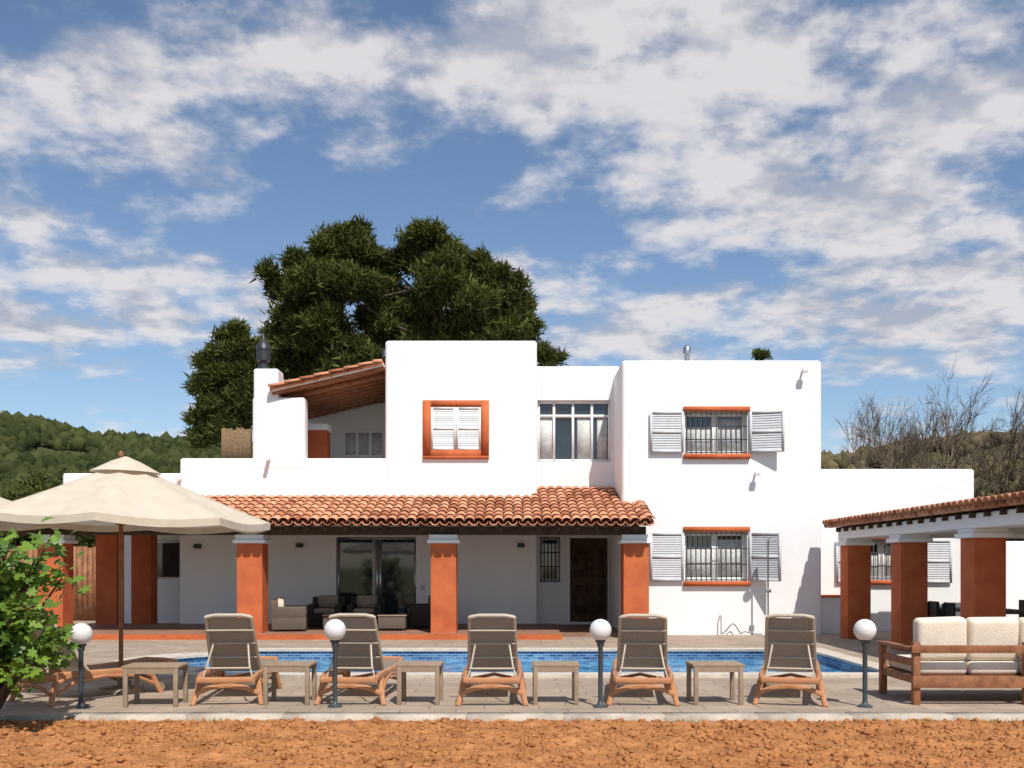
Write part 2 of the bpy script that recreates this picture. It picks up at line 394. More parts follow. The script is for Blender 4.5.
lathe('chimney_cowl',house,[(.0,6.3),(.15,6.3),(.15,6.42),(.115,6.46),(.115,6.55),(.17,6.58),(.17,6.84),(.19,6.85),(.17,6.95),(.08,7.06),(.03,7.12),(.02,7.3),(0,7.3)],M['iron'],16,(cx,24.3,0))
lathe('flue_pipe',house,[(.06,6.2),(.06,6.78),(.095,6.79),(.095,6.93),(.05,7.0),(0,7.02)],M['metal'],14,(X(687,24.5),24.5,0))
hb('flue_base',X(687,24.5)-.1,X(687,24.5)+.1,24.4,24.6,6.3,6.5,W)
def shutter(name,w,h,mt,par,loc,rz):
    e=bpy.data.objects.new(name,None); col.objects.link(e); e.parent=par; e.location=loc; e.rotation_euler[2]=rz
    f=.055; t=.035
    L=[(0,f,-t/2,t/2,0,h),(w-f,w,-t/2,t/2,0,h),(f,w-f,-t/2,t/2,0,f),(f,w-f,-t/2,t/2,h-f,h),(f,w-f,-t/2,t/2,h/2-.03,h/2+.03)]
    boxes_mesh(name+'_frame',e,L,mt)
    V=[];Fs=[]
    for (a,b_) in ((f,h/2-.03),(h/2+.03,h-f)):
        k=int((b_-a)/.05); st=(b_-a)/k
        for i in range(k):
            z=a+i*st; s=len(V)
            y0,y1=-.010,.008
            V+=[(f,y0,z),(w-f,y0,z),(w-f,y1,z+st*1.1),(f,y1,z+st*1.1),(f,y0,z+.008),(w-f,y0,z+.008),(w-f,y1,z+.008+st*1.1),(f,y1,z+.008+st*1.1)]
            Fs+=[(s,s+1,s+2,s+3),(s+4,s+5,s+6,s+7),(s,s+1,s+5,s+4),(s+2,s+3,s+7,s+6)]
    addmesh(name+'_slats',rawmesh(name,V,Fs),e,mt)
    return e
ty=24.0
fo=(X(423,24),X(489,24)); fz=(Z(459,24),Z(400.5,24))
boxes_mesh('window_surround',house,[(fo[0],tw[0],ty-.04,ty+.03,fz[0],fz[1]),(tw[1],fo[1],ty-.04,ty+.03,fz[0],fz[1]),(tw[0],tw[1],ty-.037,ty+.03,tz[1],fz[1]),(fo[0],fo[1],ty-.07,ty-.041,fz[0],fz[0]+.07),(tw[0],tw[1],ty-.037,ty+.15,fz[0],tz[0])],M['red'])
hw=(tw[1]-tw[0])/2
shutter('window_shutter',hw-.004,tz[1]-tz[0],M['wshutter'],house,(tw[0],ty-.012,tz[0]),0)
shutter('window_shutter',hw-.004,tz[1]-tz[0],M['wshutter'],house,(tw[0]+hw+.004,ty-.012,tz[0]),0)
hb('window_back',tw[0],tw[1],ty+.022,ty+.05,tz[0],tz[1],M['wshutter'])
def grille_window(px0,px1,py0,py1,Y,bars=12,red=True,frames=2,deep=.22,curtain=True):
    x0,x1=X(px0,Y),X(px1,Y); z0,z1=Z(py1,Y),Z(py0,Y)
    hb('window_glass',x0,x1,Y+deep,Y+deep+.02,z0,z1,M['glass'])
    w=(x1-x0)/frames; L=[]
    for i in range(frames):
        a=x0+i*w; L+=[(a,a+.07,Y+deep-.05,Y+deep-.001,z0,z1),(a+w-.07,a+w-.001,Y+deep-.05,Y+deep-.001,z0,z1),(a+.07,a+w-.07,Y+deep-.05,Y+deep-.001,z0,z0+.08),(a+.07,a+w-.07,Y+deep-.05,Y+deep-.001,z1-.08,z1)]
    boxes_mesh('window_frame',house,L,M['wshutter'])
    if curtain:
        boxes_mesh('window_blind',house,[(x0+.09,x0+w-.09,Y+deep-.012,Y+deep-.002,z0+.08,z0+(z1-z0)*.7),(x0+w+.09,x1-.09,Y+deep-.012,Y+deep-.002,z0+.08,z0+(z1-z0)*.85)],M['curtain'])
    L=[]
    for i in range(bars+1):
        a=x0+.02+(x1-x0-.04)*i/bars; L.append((a-.008,a+.008,Y-.03,Y-.014,z0,z1))
    for k in range(4):
        z=z0+.03+(z1-z0-.06)*k/3; L.append((x0,x1,Y-.034,Y-.026,z-.01,z+.01))
    boxes_mesh('window_grille',house,L,M['iron'])
    if red:
        boxes_mesh('window_bands',house,[(x0-.04,x1+.06,Y-.09,Y+.02,z0-.115,z0-.004),(x0-.04,x1+.06,Y-.06,Y+.02,z1+.004,z1+.12)],M['red'])
grille_window(685,747,412,454,23.2)
grille_window(685,747,532,581,23.2)
Y=23.2
for (a,b_,rr) in ((412,453,.42),(533,581,.95)):
    h=Z(a,Y)-Z(b_,Y)
    shutter('window_shutter',.78,h,M['shutter'],house,(X(684,Y)-.78-.02,Y-.07,Z(b_,Y)),0)
    shutter('window_shutter',.78,h,M['shutter'],house,(X(749,Y),Y-.05,Z(b_,Y)),-rr*.75)
grille_window(868,900,540,580,24.5,bars=7)
h=Z(540,24.5)-Z(583,24.5)
shutter('window_shutter',.75,h,M['shutter'],house,(X(867,24.5)-.78,24.5-.06,Z(583,24.5)),0)
shutter('window_shutter',.75,h,M['shutter'],house,(X(901,24.5)+.02+.45,24.5-.06,Z(583,24.5)),0)
Y=25.12; x0,x1=.64,2.47; z0,z1=Z(462,25),Z(400,25)
hb('gallery_glass',x0,x1,Y+.06,Y+.07,z0,z1,M['glass'])
L=[(x0,x1,Y,Y+.058,z0,z0+.08),(x0,x1,Y,Y+.058,z1-.07,z1),(x0,x1,Y-.003,Y+.055,z1-.42,z1-.35)]
for f in (0,.21,.47,.73,.97): L.append((x0+(x1-x0)*f,x0+(x1-x0)*f+.06,Y-.006,Y+.054,z0,z1))
boxes_mesh('gallery_frames',house,L,M['wshutter'])
boxes_mesh('gallery_curtain',house,[(x0+.05,x0+.40,Y+.045,Y+.055,z0+.08,z1-.42),(x0+1.0,x0+1.35,Y+.045,Y+.055,z0+.08,z1-.42),(x0+1.5,x0+1.75,Y+.045,Y+.055,z0+.08,z1-.42)],M['curtain'])
Y=25.75; x0,x1=glass_x0,glass_x1; z0,z1=.125,Z(537,25.6)
hb('sliding_glass',x0,x1,Y+.06,Y+.07,z0,z1,M['glass'])
w=(x1-x0)
boxes_mesh('sliding_frames',house,[(x0+w*f,x0+w*f+.06,Y,Y+.058,z0,z1) for f in (0,.49,.53,.97)]+[(x0,x1,Y-.003,Y+.05,z1-.07,z1),(x0,x1,Y-.003,Y+.05,z0,z0+.06)],M['metal'])
boxes_mesh('sliding_curtain',house,[(x0+w*.44,x0+w*.49,Y+.045,Y+.055,z0+.06,z1-.07)],M['curtain'])
Y=26.55
hb('front_door',X(571,26.4),X(607,26.4),Y,Y+.06,.12,Z(539,26.4),M['wood_dark'])
boxes_mesh('door_panels',house,[(X(575,26.4)+i*.42,X(588,26.4)+i*.42,Y-.02,Y-.001,z,z+.75) for i in (0,1) for z in (.35,1.3)],M['wood_dark'])
grille_window(540,560,537,582,26.4,bars=5,red=False,frames=1,deep=.15,curtain=False)
hb('west_window',X(155,28),X(180,28),27.93,27.97,Z(577,28),Z(543,28),M['glass'])
boxes_mesh('west_window_frame',house,[(X(154,28),X(156,28),27.9,27.998,Z(578,28),Z(542,28)),(X(154,28),X(181,28),27.9,27.93,Z(543,28),Z(541.5,28))],M['wshutter'])
for px,py_,Yw in ((198,547,25.6),(300,546,25.6),(521,546,25.6)):
    xx=X(px,Yw); zz=Z(py_,Yw)
    hb('wall_lamp',xx-.09,xx+.09,Yw-.12,Yw-.002,zz-.04,zz+.07,M['iron'],bev=.02)
def spot(px,py_,Yw):
    xx=X(px,Yw); zz=Z(py_,Yw)
    hb('spot_bracket',xx-.02,xx+.02,Yw-.18,Yw,zz-.02,zz+.02,M['metal'])
    hb('spot_head',xx-.06,xx+.08,Yw-.26,Yw-.15,zz-.05,zz+.04,M['globe'],bev=.02)
spot(802,372,23.2); spot(755,474,23.2)
xx=X(269,24); tube('rain_spout',house,[(xx,24.1,Z(458,24)),(xx,23.72,Z(459,24)-.03)],.05,W,10)
xx=X(180,24); tube('rain_spout',house,[(xx,24.1,Z(478,24)),(xx,23.75,Z(479,24)-.03)],.05,W,10)
hb('side_stair_wall',7.2,7.9,23.9,24.48,-.1,.85,W)
hb('side_stair_cap',7.2,7.95,23.86,24.49,.852,.90,M['red'])
hb('wall_socket',X(423,25.6)-.05,X(423,25.6)+.05,25.57,25.598,Z(590,25.6),Z(585,25.6),M['shutter'])
# boundary walls / fence beyond the house ends
fence=boxes_mesh('wooden_fence',None,[(-26+i*.16,-26+i*.16+.145,29.2,29.23,-.14,2.15+random.uniform(-.03,.03)) for i in range(90)]+[(-26,-11.6,29.235,29.28,.5,.6),(-26,-11.6,29.235,29.28,1.6,1.7)],M['wood'])
gw=B('garden_wall',None,11.36,24,28.2,28.45,-.14,2.3,W,bev=.04,flat=True)

sh=empty('outdoor_shower',(X(768,22.6),22.6,0))
tube('post',sh,[(0,0,0),(0,0,2.1),(0,-.03,2.18),(0,-.15,2.22),(0,-.28,2.2)],.022,M['metal'])
lathe('shower_head',sh,[(0,.03),(.03,.03),(.1,0),(.1,-.01),(0,-.01)],M['metal'],14,(0,-.3,2.17))
lathe('foot',sh,[(0,.0),(.12,.0),(.12,.02),(.04,.03),(0,.03)],M['metal'],14)
B('valve',sh,-.06,.06,-.06,0,1.0,1.08,M['metal'],bev=.01)
hose=empty('garden_hose',(X(738,23.1),23.05,0))
pts=[(-.4+.016*i,.02*math.sin(i*.4),.03+.26*abs(math.sin(i*.11))*math.exp(-((i-20)/14)**2)) for i in range(60)]
tube('hose_tube',hose,pts,.011,M['postgrey'],6)
tube('tap_pipe',hose,[(-.4,.14,.45),(-.4,.02,.45),(-.4,.0,.2),(-.4,.0,.03)],.014,M['metal'],6)

# ------------------------------------------------ pergola
pg=empty('tiled_pergola')
for yc in (12.9,15.9,18.9,21.9):
    B('column',pg,7.35,7.86,yc,yc+.5,0,2.05,M['red'],bev=.01)
    B('capital',pg,7.28,7.93,yc-.07,yc+.57,2.05,2.13,W,bev=.01,flat=True)
    B('capital_top',pg,7.32,7.89,yc-.03,yc+.53,2.13,2.2,W,bev=.01,flat=True)
    B('back_column',pg,11.6,12.1,yc,yc+.5,0,2.7,M['red'],bev=.01)
B('beam',pg,7.33,7.88,12.4,22.5,2.2,2.44,W,bev=.02,flat=True)
B('back_beam',pg,11.6,12.1,12.4,22.5,2.7,2.9,W,bev=.02)
for yc in (12.9,15.9,18.9,21.9):
    B('cross_beam',pg,7.87,11.6,yc+.12,yc+.38,2.22,2.42,W)
sv=Vector((1,0,.12)).normalized()
V=[(x,y,2.50+(x-7.12)*.12+dz) for dz in (-.05,0) for (x,y) in ((7.2,12.2),(12.4,12.2),(12.4,22.7),(7.2,22.7))]
addmesh('roof_boards',rawmesh('rb',V,[(0,3,2,1),(4,5,6,7),(0,1,5,4),(1,2,6,5),(2,3,7,6),(3,0,4,7)]),pg,M['wood_dark'])
y=12.3
V=[];Fs=[]
while y<22.6:
    v=[(x,yy,2.44+(x-7.12)*.12+dz) for dz in (-.1,0.005) for (x,yy) in ((7.25,y),(12.2,y),(12.2,y+.08),(7.25,y+.08))]
    s=len(V);V+=v;Fs+=[tuple(i+s for i in q) for q in [(0,3,2,1),(4,5,6,7),(0,1,5,4),(1,2,6,5),(2,3,7,6),(3,0,4,7)]]; y+=.5
addmesh('rafters',rawmesh('rf',V,Fs),pg,M['wood_dark'])
tile_roof('roof_tiles',pg,(7.12,12.2,2.50),(0,1,0),10.5,sv,5.2,M['tile'])

# ------------------------------------------------ furniture
def lounger(px,yf,rz=0,recl=1.0):
    e=empty('sun_lounger',(X(px,yf),yf,0),rz)
    R=M['resin']
    for s in (-1,1):
        x=.32*s
        tube('side_rail',e,[(x*.95,-.15,.30),(x,.1,.33),(x,.5,.32),(x,1.0,.31),(x,1.5,.33),(x*.9,1.78,.36)],[.03,.036,.036,.036,.034,.03],R,8,1.3)
        for yy,sg in ((.0,-1),(1.42,1)):
            tube('leg',e,[(x,yy+.22*-sg,.31),(x*1.05,yy+.05*-sg,.24),(x*1.12,yy,.12),(x*1.22,yy+.05*sg,.0)],[.03,.04,.034,.032],R,8)
        tube('arch',e,[(x*1.1,.05,.13),(x*1.08,.3,.25),(x*1.05,.7,.285),(x*1.08,1.1,.25),(x*1.1,1.38,.13)],[.022,.024,.026,.024,.022],R,8)
    tube('cross_bar_rear',e,[(-.36,-.02,.13),(-.2,-.04,.20),(0,-.05,.225),(.2,-.04,.20),(.36,-.02,.13)],.024,R,8,1.2)
    tube('head_bar',e,[(-.31,-.15,.30),(0,-.18,.30),(.31,-.15,.30)],.028,R,8,1.3)
    tube('foot_bar',e,[(-.29,1.78,.36),(0,1.84,.36),(.29,1.78,.36)],.028,R,8,1.3)
    tube('cross_bar_front',e,[(-.36,1.42,.13),(0,1.46,.2),(.36,1.42,.13)],.022,R,8)
    for s in (-1,1):
        w=lathe('wheel',e,[(0,-.02),(.06,-.02),(.065,0),(.06,.02),(0,.02)],M['taupe'],14); w.rotation_euler=(0,math.pi/2,0); w.location=(.33*s,1.5,.065)
    prof=[]
    for i in range(9):
        t=i/8; y=.52-.50*t*recl-.03*math.sin(math.pi*t); z=.34+.67*t+.03*math.sin(math.pi*t)
        prof.append((y,z))
    for s in (-1,1):
        tube('back_side',e,[( (.285-.03*(i/8))*s,y,z) for i,(y,z) in enumerate(prof)],.021,M['slframe'],8)
    yt,zt=prof[-1]
    tube('back_top',e,[(-.255,yt,zt),(-.15,yt-.01,zt+.02),(.15,yt-.01,zt+.02),(.255,yt,zt)],.022,M['slframe'],8)
    for i in (2,4,6):
        y,z=prof[i]; tube('back_rung',e,[(-.27,y-.014,z-.014),(.27,y-.014,z-.014)],.012,M['slframe'],6)
    V=[];Fs=[];nx=7
    sur=prof[::-1]+[(.7,.335),(1.1,.325),(1.5,.34),(1.74,.365)]
    for (y,z) in sur:
        for k in range(nx):
            u=k/(nx-1)*2-1; V.append((.265*u,y,z-.012*(1-u*u)))
    for j in range(len(sur)-1):
        for k in range(nx-1): a=j*nx+k; Fs.append((a,a+1,a+nx+1,a+nx))
    o=addmesh('sling',rawmesh('sling',V,Fs),e,M['sling']); o.data.shade_smooth()
    for s in (-1,1): tube('prop',e,[(.2*s,.16,.68),(.24*s,.02,.45),(.28*s,-.02,.31)],.011,M['slframe'],6)
    tube('prop_bar',e,[(-.26,.0,.42),(.26,.0,.42)],.012,M['slframe'],6)
    return e
lounger(228,11.55,math.radians(5)); lounger(351,11.55,math.radians(-3),.9); lounger(492,11.5,0.0)
lounger(643,11.5,math.radians(-6),1.05); lounger(790,11.5,math.radians(-16)); lounger(34,11.6,math.radians(-32))
def side_table(px,w,yf=11.5,rz=0):
    e=empty('side_table',(X(px,yf),yf,0),rz); T=M['taupe']; h=.47; d=.45
    for sx in (-1,1):
        for y in (0,d-.05): B('leg',e,sx*(w/2-.03)-.025,sx*(w/2-.03)+.025,y,y+.05,0,h-.03,T,bev=.006)
    B('apron_front',e,-w/2+.055,w/2-.055,.005,.04,h-.09,h-.03,T); B('apron_back',e,-w/2+.055,w/2-.055,d-.04,d-.005,h-.09,h-.03,T)
    n=6; sd=d/n
    for i in range(n): B('slat',e,-w/2-.01,w/2+.01,i*sd,i*sd+sd-.012,h-.03,h,T,bev=.005)
side_table(150,.62,11.3,.05); side_table(286,.54); side_table(418,.50,rz=-.03); side_table(556,.53); side_table(719,.58,rz=.03)
def globe_lamp(px,py_=630):
    yf=11.35; e=empty('globe_bollard_lamp',(X(px,yf),yf,0)); zc=Z(py_,yf)
    lathe('post',e,[(0,0),(.085,0),(.085,.015),(.05,.03),(.03,.05),(.027,.08),(.027,zc-.2),(.04,zc-.18),(.04,zc-.15),(.058,zc-.13),(.058,zc-.10),(0,zc-.10)],M['postgrey'],16)
    n=14; r=.125
    lathe('globe',e,[(r*math.sin(math.pi*i/n),zc-r*math.cos(math.pi*i/n)) for i in range(n+1)],M['globe'],28)
globe_lamp(81,634); globe_lamp(335,630); globe_lamp(600.5,630); globe_lamp(865,630)
def parasol(loc,R,ze,za,tilt,mt):
    e=empty('parasol',loc)
    c=bpy.data.objects.new('canopy_group',None); col.objects.link(c); c.parent=e
    n=8; rings=8; sub=6; V=[];Fs=[]
    tot=n*sub
    def radius(f,a):
        k=(a/(2*math.pi)*n)%1; ang=(k-.5)*2*math.pi/n
        return R*f*math.cos(math.pi/n)/math.cos(ang)
    for j in range(rings+1):
        f=.04+.96*j/rings
        for i in range(tot):
            a=2*math.pi*i/tot+.2; aa=2*math.pi*i/tot; rr=radius(f,aa); k=(i/sub)%1
            sag=-.05*math.sin(math.pi*k)*f-.02*math.sin(math.pi*f)
            z=za-(za-ze)*f+sag
            V.append((rr*math.cos(a),rr*math.sin(a),z))
    for i in range(tot):
        x,y,z=V[rings*tot+i]; V.append((x*1.0,y*1.0,z-.09))
    for j in range(rings+1):
        for i in range(tot): Fs.append((j*tot+i,j*tot+(i+1)%tot,(j+1)*tot+(i+1)%tot,(j+1)*tot+i))
    o=addmesh('canopy',rawmesh('canopy',V,Fs),c,mt); o.data.shade_smooth(); o.data.set_sharp_from_angle(angle=math.radians(35))
    V=[];Fs=[]
    for j,(f,z) in enumerate(((.01,za+.06),(.10,za-.005),(.24,za-(za-ze)*.24+.03))):
        for i in range(16): a=2*math.pi*i/16+.2; V.append((R*f*math.cos(a),R*f*math.sin(a),z))
    for j in range(2):
        for i in range(16): Fs.append((j*16+i,j*16+(i+1)%16,(j+1)*16+(i+1)%16,(j+1)*16+i))
    addmesh('vent_cap',rawmesh('cap',V,Fs),c,mt)
    for i in range(n):
        a=2*math.pi*i/n+.2; dx,dy=math.cos(a),math.sin(a)
        tube('rib',c,[(0.03*dx,.03*dy,za-.06),(R*.5*dx,R*.5*dy,za-(za-ze)*.5-.05),(R*.98*dx,R*.98*dy,ze-.02)],.014,M['wood'],6)
        tube('strut',c,[(.04*dx,.04*dy,ze-.05),(R*.5*dx,R*.5*dy,za-(za-ze)*.5-.06)],.012,M['wood'],6)
    c.rotation_euler=(0,tilt,0)
    tube('pole',e,[(0,0,.05),(0,0,za+.03)],.028,M['wood'],12)
    lathe('finial',e,[(.0,za+.05),(.03,za+.06),(.035,za+.10),(.015,za+.13),(0,za+.14)],M['wood'],12)
    lathe('hub',e,[(.028,ze-.08),(.06,ze-.08),(.06,ze),(.028,ze)],M['wood'],12)
    lathe('base',e,[(0,0),(.28,0),(.29,.03),(.27,.06),(.1,.075),(.045,.09),(.04,.3),(.03,.31)],M['base'],28)
    return e
parasol((X(121,12.7),12.7,0),1.80,2.20,2.93,math.radians(1.2),M['fabric'])
parasol((-8.35,14.5,0),1.75,2.3,2.95,0,M['fabric'])

def sofa():
    e=empty('wooden_garden_sofa',(4.62,11.5,0)); Wd=M['wood']; L=2.6; D=1.1
    for x in (0,1.28,L-.08):
        B('back_post',e,x,x+.08,0,.08,0,.72,Wd,bev=.006)
    for x in (0,L-.08):
        B('front_post',e,x,x+.08,D-.08,D,0,.62,Wd,bev=.006)
        B('arm',e,x-.015,x+.095,.085,D+.02,.621,.66,Wd,bev=.006)
        B('side_rail',e,x+.02,x+.06,.081,D-.081,.24,.33,Wd)
        B('side_slat',e,x+.02,x+.06,.081,D-.081,.44,.52,Wd)
    B('back_rail_top',e,-.03,L+.03,-.03,-.002,.60,.69,Wd,bev=.005)
    B('back_rail_low',e,-.02,L+.02,-.03,-.002,.20,.33,Wd,bev=.005)
    B('front_rail',e,.081,L-.081,D-.06,D-.02,.22,.34,Wd,bev=.005)
    B('deck',e,.081,L-.081,.09,D-.09,.30,.33,Wd)
    for i in range(4):
        x=.10+i*.60
        B('seat_cushion',e,x,x+.585,.12,D-.02,.335,.49,M['cushion'],bev=.05,seg=4)
        B('back_cushion',e,x,x+.585,.12,.32,.50,1.0,M['cushion'],bev=.06,seg=4,rot=Matrix.Rotation(math.radians(6+random.uniform(-3,3)),4,'X')@Matrix.Rotation(math.radians(random.uniform(-2,2)),4,'Y'))
sofa()
def armchair(px,Y,rz,mt,w=.85,name='wicker_armchair',h=.72):
    e=empty(name,(X(px,Y),Y,.123),rz)
    cm=M['cushion'] if mt!=M['dwicker'] else M['taupe']
    B('seat_base',e,-w/2,w/2,-.38,.38,.04,.34,mt,bev=.02); B('arm_left',e,-w/2-.002,-w/2+.14,-.382,.382,.3,.56,mt,bev=.02); B('arm_right',e,w/2-.14,w/2+.002,-.382,.382,.3,.56,mt,bev=.02)
    B('back',e,-w/2-.004,w/2+.004,.26,.40,.3,h,mt,bev=.02); B('seat_cushion',e,-w/2+.15,w/2-.15,-.37,.25,.341,.46,cm,bev=.03)
    B('back_cushion',e,-w/2+.15,w/2-.15,.12,.26,.46,h+.04,cm,bev=.04)
    for x in (-w/2+.06,w/2-.06):
        for y in (-.33,.33): B('foot',e,x-.025,x+.025,y-.025,y+.025,0,.05,M['iron'])
armchair(290,22.9,math.pi/2+.15,M['wicker'])
armchair(327,24.3,0,M['dwicker'],.8); armchair(366,24.3,0,M['dwicker'],.8); armchair(424,24.0,-math.pi/2+.2,M['dwicker'],.85)
def ctable(px,Y,w,d):
    e=empty('wicker_coffee_table',(X(px,Y),Y,.123))
    B('body',e,-w/2,w/2,-d/2,d/2,.05,.33,M['wicker'],bev=.015); B('top',e,-w/2-.02,w/2+.02,-d/2-.02,d/2+.02,.332,.36,M['taupe'],bev=.008)
    for x in (-w/2+.06,w/2-.06):
        for y in (-d/2+.06,d/2-.06): B('foot',e,x-.025,x+.025,y-.025,y+.025,0,.055,M['iron'])
ctable(393,23.0,.62,.5); ctable(340,23.2,.7,.5)
def dining():
    e=empty('dining_table',(9.2,19.3,0))
    B('top',e,-.6,.6,-1.1,1.1,.72,.76,M['wood_dark'],bev=.01)
    for x in (-.5,.5):
        for y in (-1,1): B('leg',e,x-.04,x+.04,y-.04,y+.04,0,.72,M['wood_dark'])
    for sx in (-1,1):
        for y in (-.7,0,.7):
            c=empty('dining_chair',(9.2+sx*.85,19.3+y,0),-math.pi/2*sx)
            B('seat',c,-.22,.22,-.22,.22,.42,.46,M['dwicker'],bev=.01); B('back',c,-.22,.22,.19,.23,.5,.92,M['dwicker'],bev=.01)
            for a in (-.19,.19):
                B('front_leg',c,a-.02,a+.02,-.21,-.17,0,.42,M['iron']); B('back_leg',c,a-.02,a+.02,.235,.265,0,.9,M['iron'])
dining()

# ------------------------------------------------ vegetation
def tufts(name,cs,rs,mt,per=26,ln=.5,wd=.05,up=.5,parent=None,shade=None,spread=.5):
    n=len(cs)
    d=rng.normal(size=(n,per,3)); d/=np.linalg.norm(d,axis=2,keepdims=True)
    d=d+rs[:,None,:]*.6; d[:,:,2]+=up; d/=np.linalg.norm(d,axis=2,keepdims=True)
    base=cs[:,None,:]+rng.normal(size=(n,per,3))*ln*spread
    l=ln*(.5+.7*rng.random((n,per,1)))
    side=np.cross(d,rng.normal(size=(n,per,3))); side/=np.linalg.norm(side,axis=2,keepdims=True)+1e-6
    w=wd*(.6+.8*rng.random((n,per,1)))
    a=base-side*w; b_=base+side*w; c=base+d*l*.6+side*w*.9; t=base+d*l
    V=np.stack([a,b_,c,t],2).reshape(-1,3)
    Fc=np.arange(len(V)).reshape(-1,4)
    s=rng.random((n,1)) if shade is None else shade[:,None]
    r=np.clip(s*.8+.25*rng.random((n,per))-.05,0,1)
    return addmesh(name,rawmesh(name,V,Fc,np.repeat(r.ravel(),4)),parent,mt)
def pine(name,Y,lobes,trunk,nclump,ln=.55,wd=.055,per=26,padr=(.35,.7),perpad=16,k_=.86):
    e=empty(name,(0,0,0))
    C=[];D=[];S=[];PADS=[]
    tot=sum(l[2]*l[3] for l in lobes)
    for (px,py_,rx,rz,*dy) in lobes:
        c=np.array([X(px,Y),Y+(dy[0] if dy else 0),Z(py_,Y)]); r=np.array([rx*Y/F,rx*Y/F*.9,rz*Y/F])*k_
        n=max(10,int(nclump*rx*rz/tot))
        ns=max(3,int(n/perpad))
        dirs=rng.normal(size=(ns,3)); dirs/=np.linalg.norm(dirs,axis=1,keepdims=True)
        sc_=c+dirs*r*rng.uniform(.5,1.1,(ns,1)); sr=rng.uniform(*padr,(ns,1))*min(1,max(.45,r.mean()/.8))
        PADS+=[(tuple(q),tuple(c)) for q in sc_]
        k=rng.integers(0,ns,n); dd=rng.normal(size=(n,3)); dd/=np.linalg.norm(dd,axis=1,keepdims=True)
        dd[:,2]=np.abs(dd[:,2])*.8+dd[:,2]*.2
        p=sc_[k]+dd*sr[k]*np.array([1.15,1.15,.62])*rng.uniform(.3,1.0,(n,1))
        tone=rng.random(ns)[k]
        C.append(p); D.append(dd*.6+dirs[k]*.5); S.append(np.clip(tone*.42+.50*dd[:,2]+.0+.12*rng.random(n),0,1))  # painted shading: pad tops lighter, undersides darker, plus random tone per pad
    C=np.concatenate(C);D=np.concatenate(D);S=np.concatenate(S)
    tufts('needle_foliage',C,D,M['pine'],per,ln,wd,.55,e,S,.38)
    V=[];Fs=[]
    def seg(pts,rads):
        v,f=tube_arrays(pts,rads,5); s=len(V); V.extend(v); Fs.extend([tuple(i+s for i in q) for q in f])
    for q,c in PADS[::2]:
        seg([Vector(c),(Vector(c)+Vector(q))*.5+Vector((0,0,-.08)),Vector(q)],[.05,.035,.015])
    for (px0,px1,pyt,r0) in trunk:
        b0=Vector((X(px0,Y),Y,-.1)); t0=Vector((X(px1,Y),Y,Z(pyt,Y)))
        pts=[b0.lerp(t0,t)+Vector((math.sin(t*5)*.25,math.cos(t*4)*.2,0)) for t in np.linspace(0,1,9)]
        seg(pts,[r0*(1-.85*t) for t in np.linspace(0,1,9)])
        for (px,py_,rx,rz,*dy) in lobes:
            if abs(px-px0)<110:
                tgt=Vector((X(px,Y),Y+.3+(dy[0] if dy else 0),Z(py_,Y))); zt_=tgt.z-1.0
                q=min(pts,key=lambda a:abs(a.z-zt_))
                mid=q.lerp(tgt,.5)+Vector((0,0.2,-.15)); seg([q,mid,tgt],[r0*.26,r0*.16,r0*.05])
    addmesh('trunk_and_limbs',rawmesh('tr',[tuple(v) for v in V],Fs),e,M['bark'])
lob=[(352,236,15,13),(338,256,20,16),(366,258,18,18),(320,262,11,10),(318,287,22,14,-.7),(296,266,13,11),(284,290,17,12,.5),(347,298,28,18,-1.0),(300,316,26,16,-.8),(279,335,15,14),
     (376,288,20,18,.3),(330,338,34,20,-.6),(380,328,26,22,.4),(300,360,30,20),(350,372,36,20),(392,264,9,11,.6),(274,276,8,6),(286,365,14,12),
     (432,240,15,13),(417,260,16,14,.4),(448,262,18,13),(470,266,12,9,.4),(436,290,26,18,-1.0),(480,284,19,12),(502,278,12,8),(464,314,30,17,-.7),(505,303,20,12),(524,297,12,9,.5),(527,322,12,10),
     (500,335,26,15),(415,322,26,22,.5),(440,347,38,18),(488,356,34,14),(404,298,15,18,1.2),(484,260,7,5),(516,282,7,5),(330,240,6,6),(408,246,6,6)]
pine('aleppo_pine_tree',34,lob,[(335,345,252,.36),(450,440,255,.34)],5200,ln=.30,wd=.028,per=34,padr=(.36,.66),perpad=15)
lob2=[(234,334,6,12),(226,354,12,12),(243,354,11,12),(213,368,12,10),(232,380,18,14),(206,388,11,10),(218,404,20,14),(246,400,16,20),(204,416,12,9),(228,428,22,16),(250,374,9,11),(200,432,9,10),(255,347,5,9),(222,338,4,6)]
pine('pine_tree',30,lob2,[(230,236,345,.18)],1500,ln=.26,wd=.026,per=32,padr=(.28,.48),perpad=14)
pine('pine_tree',40,[(548,358,8,5),(541,350,4,4),(557,357,4,4),(545,375,16,12)],[(548,548,365,.12)],160,ln=.3,wd=.03,padr=(.25,.4))
pine('pine_tree',34,[(757,355,3,2),(763,356,3,2),(760,372,10,10)],[(759,759,362,.08)],60,ln=.16,wd=.025,padr=(.12,.2))

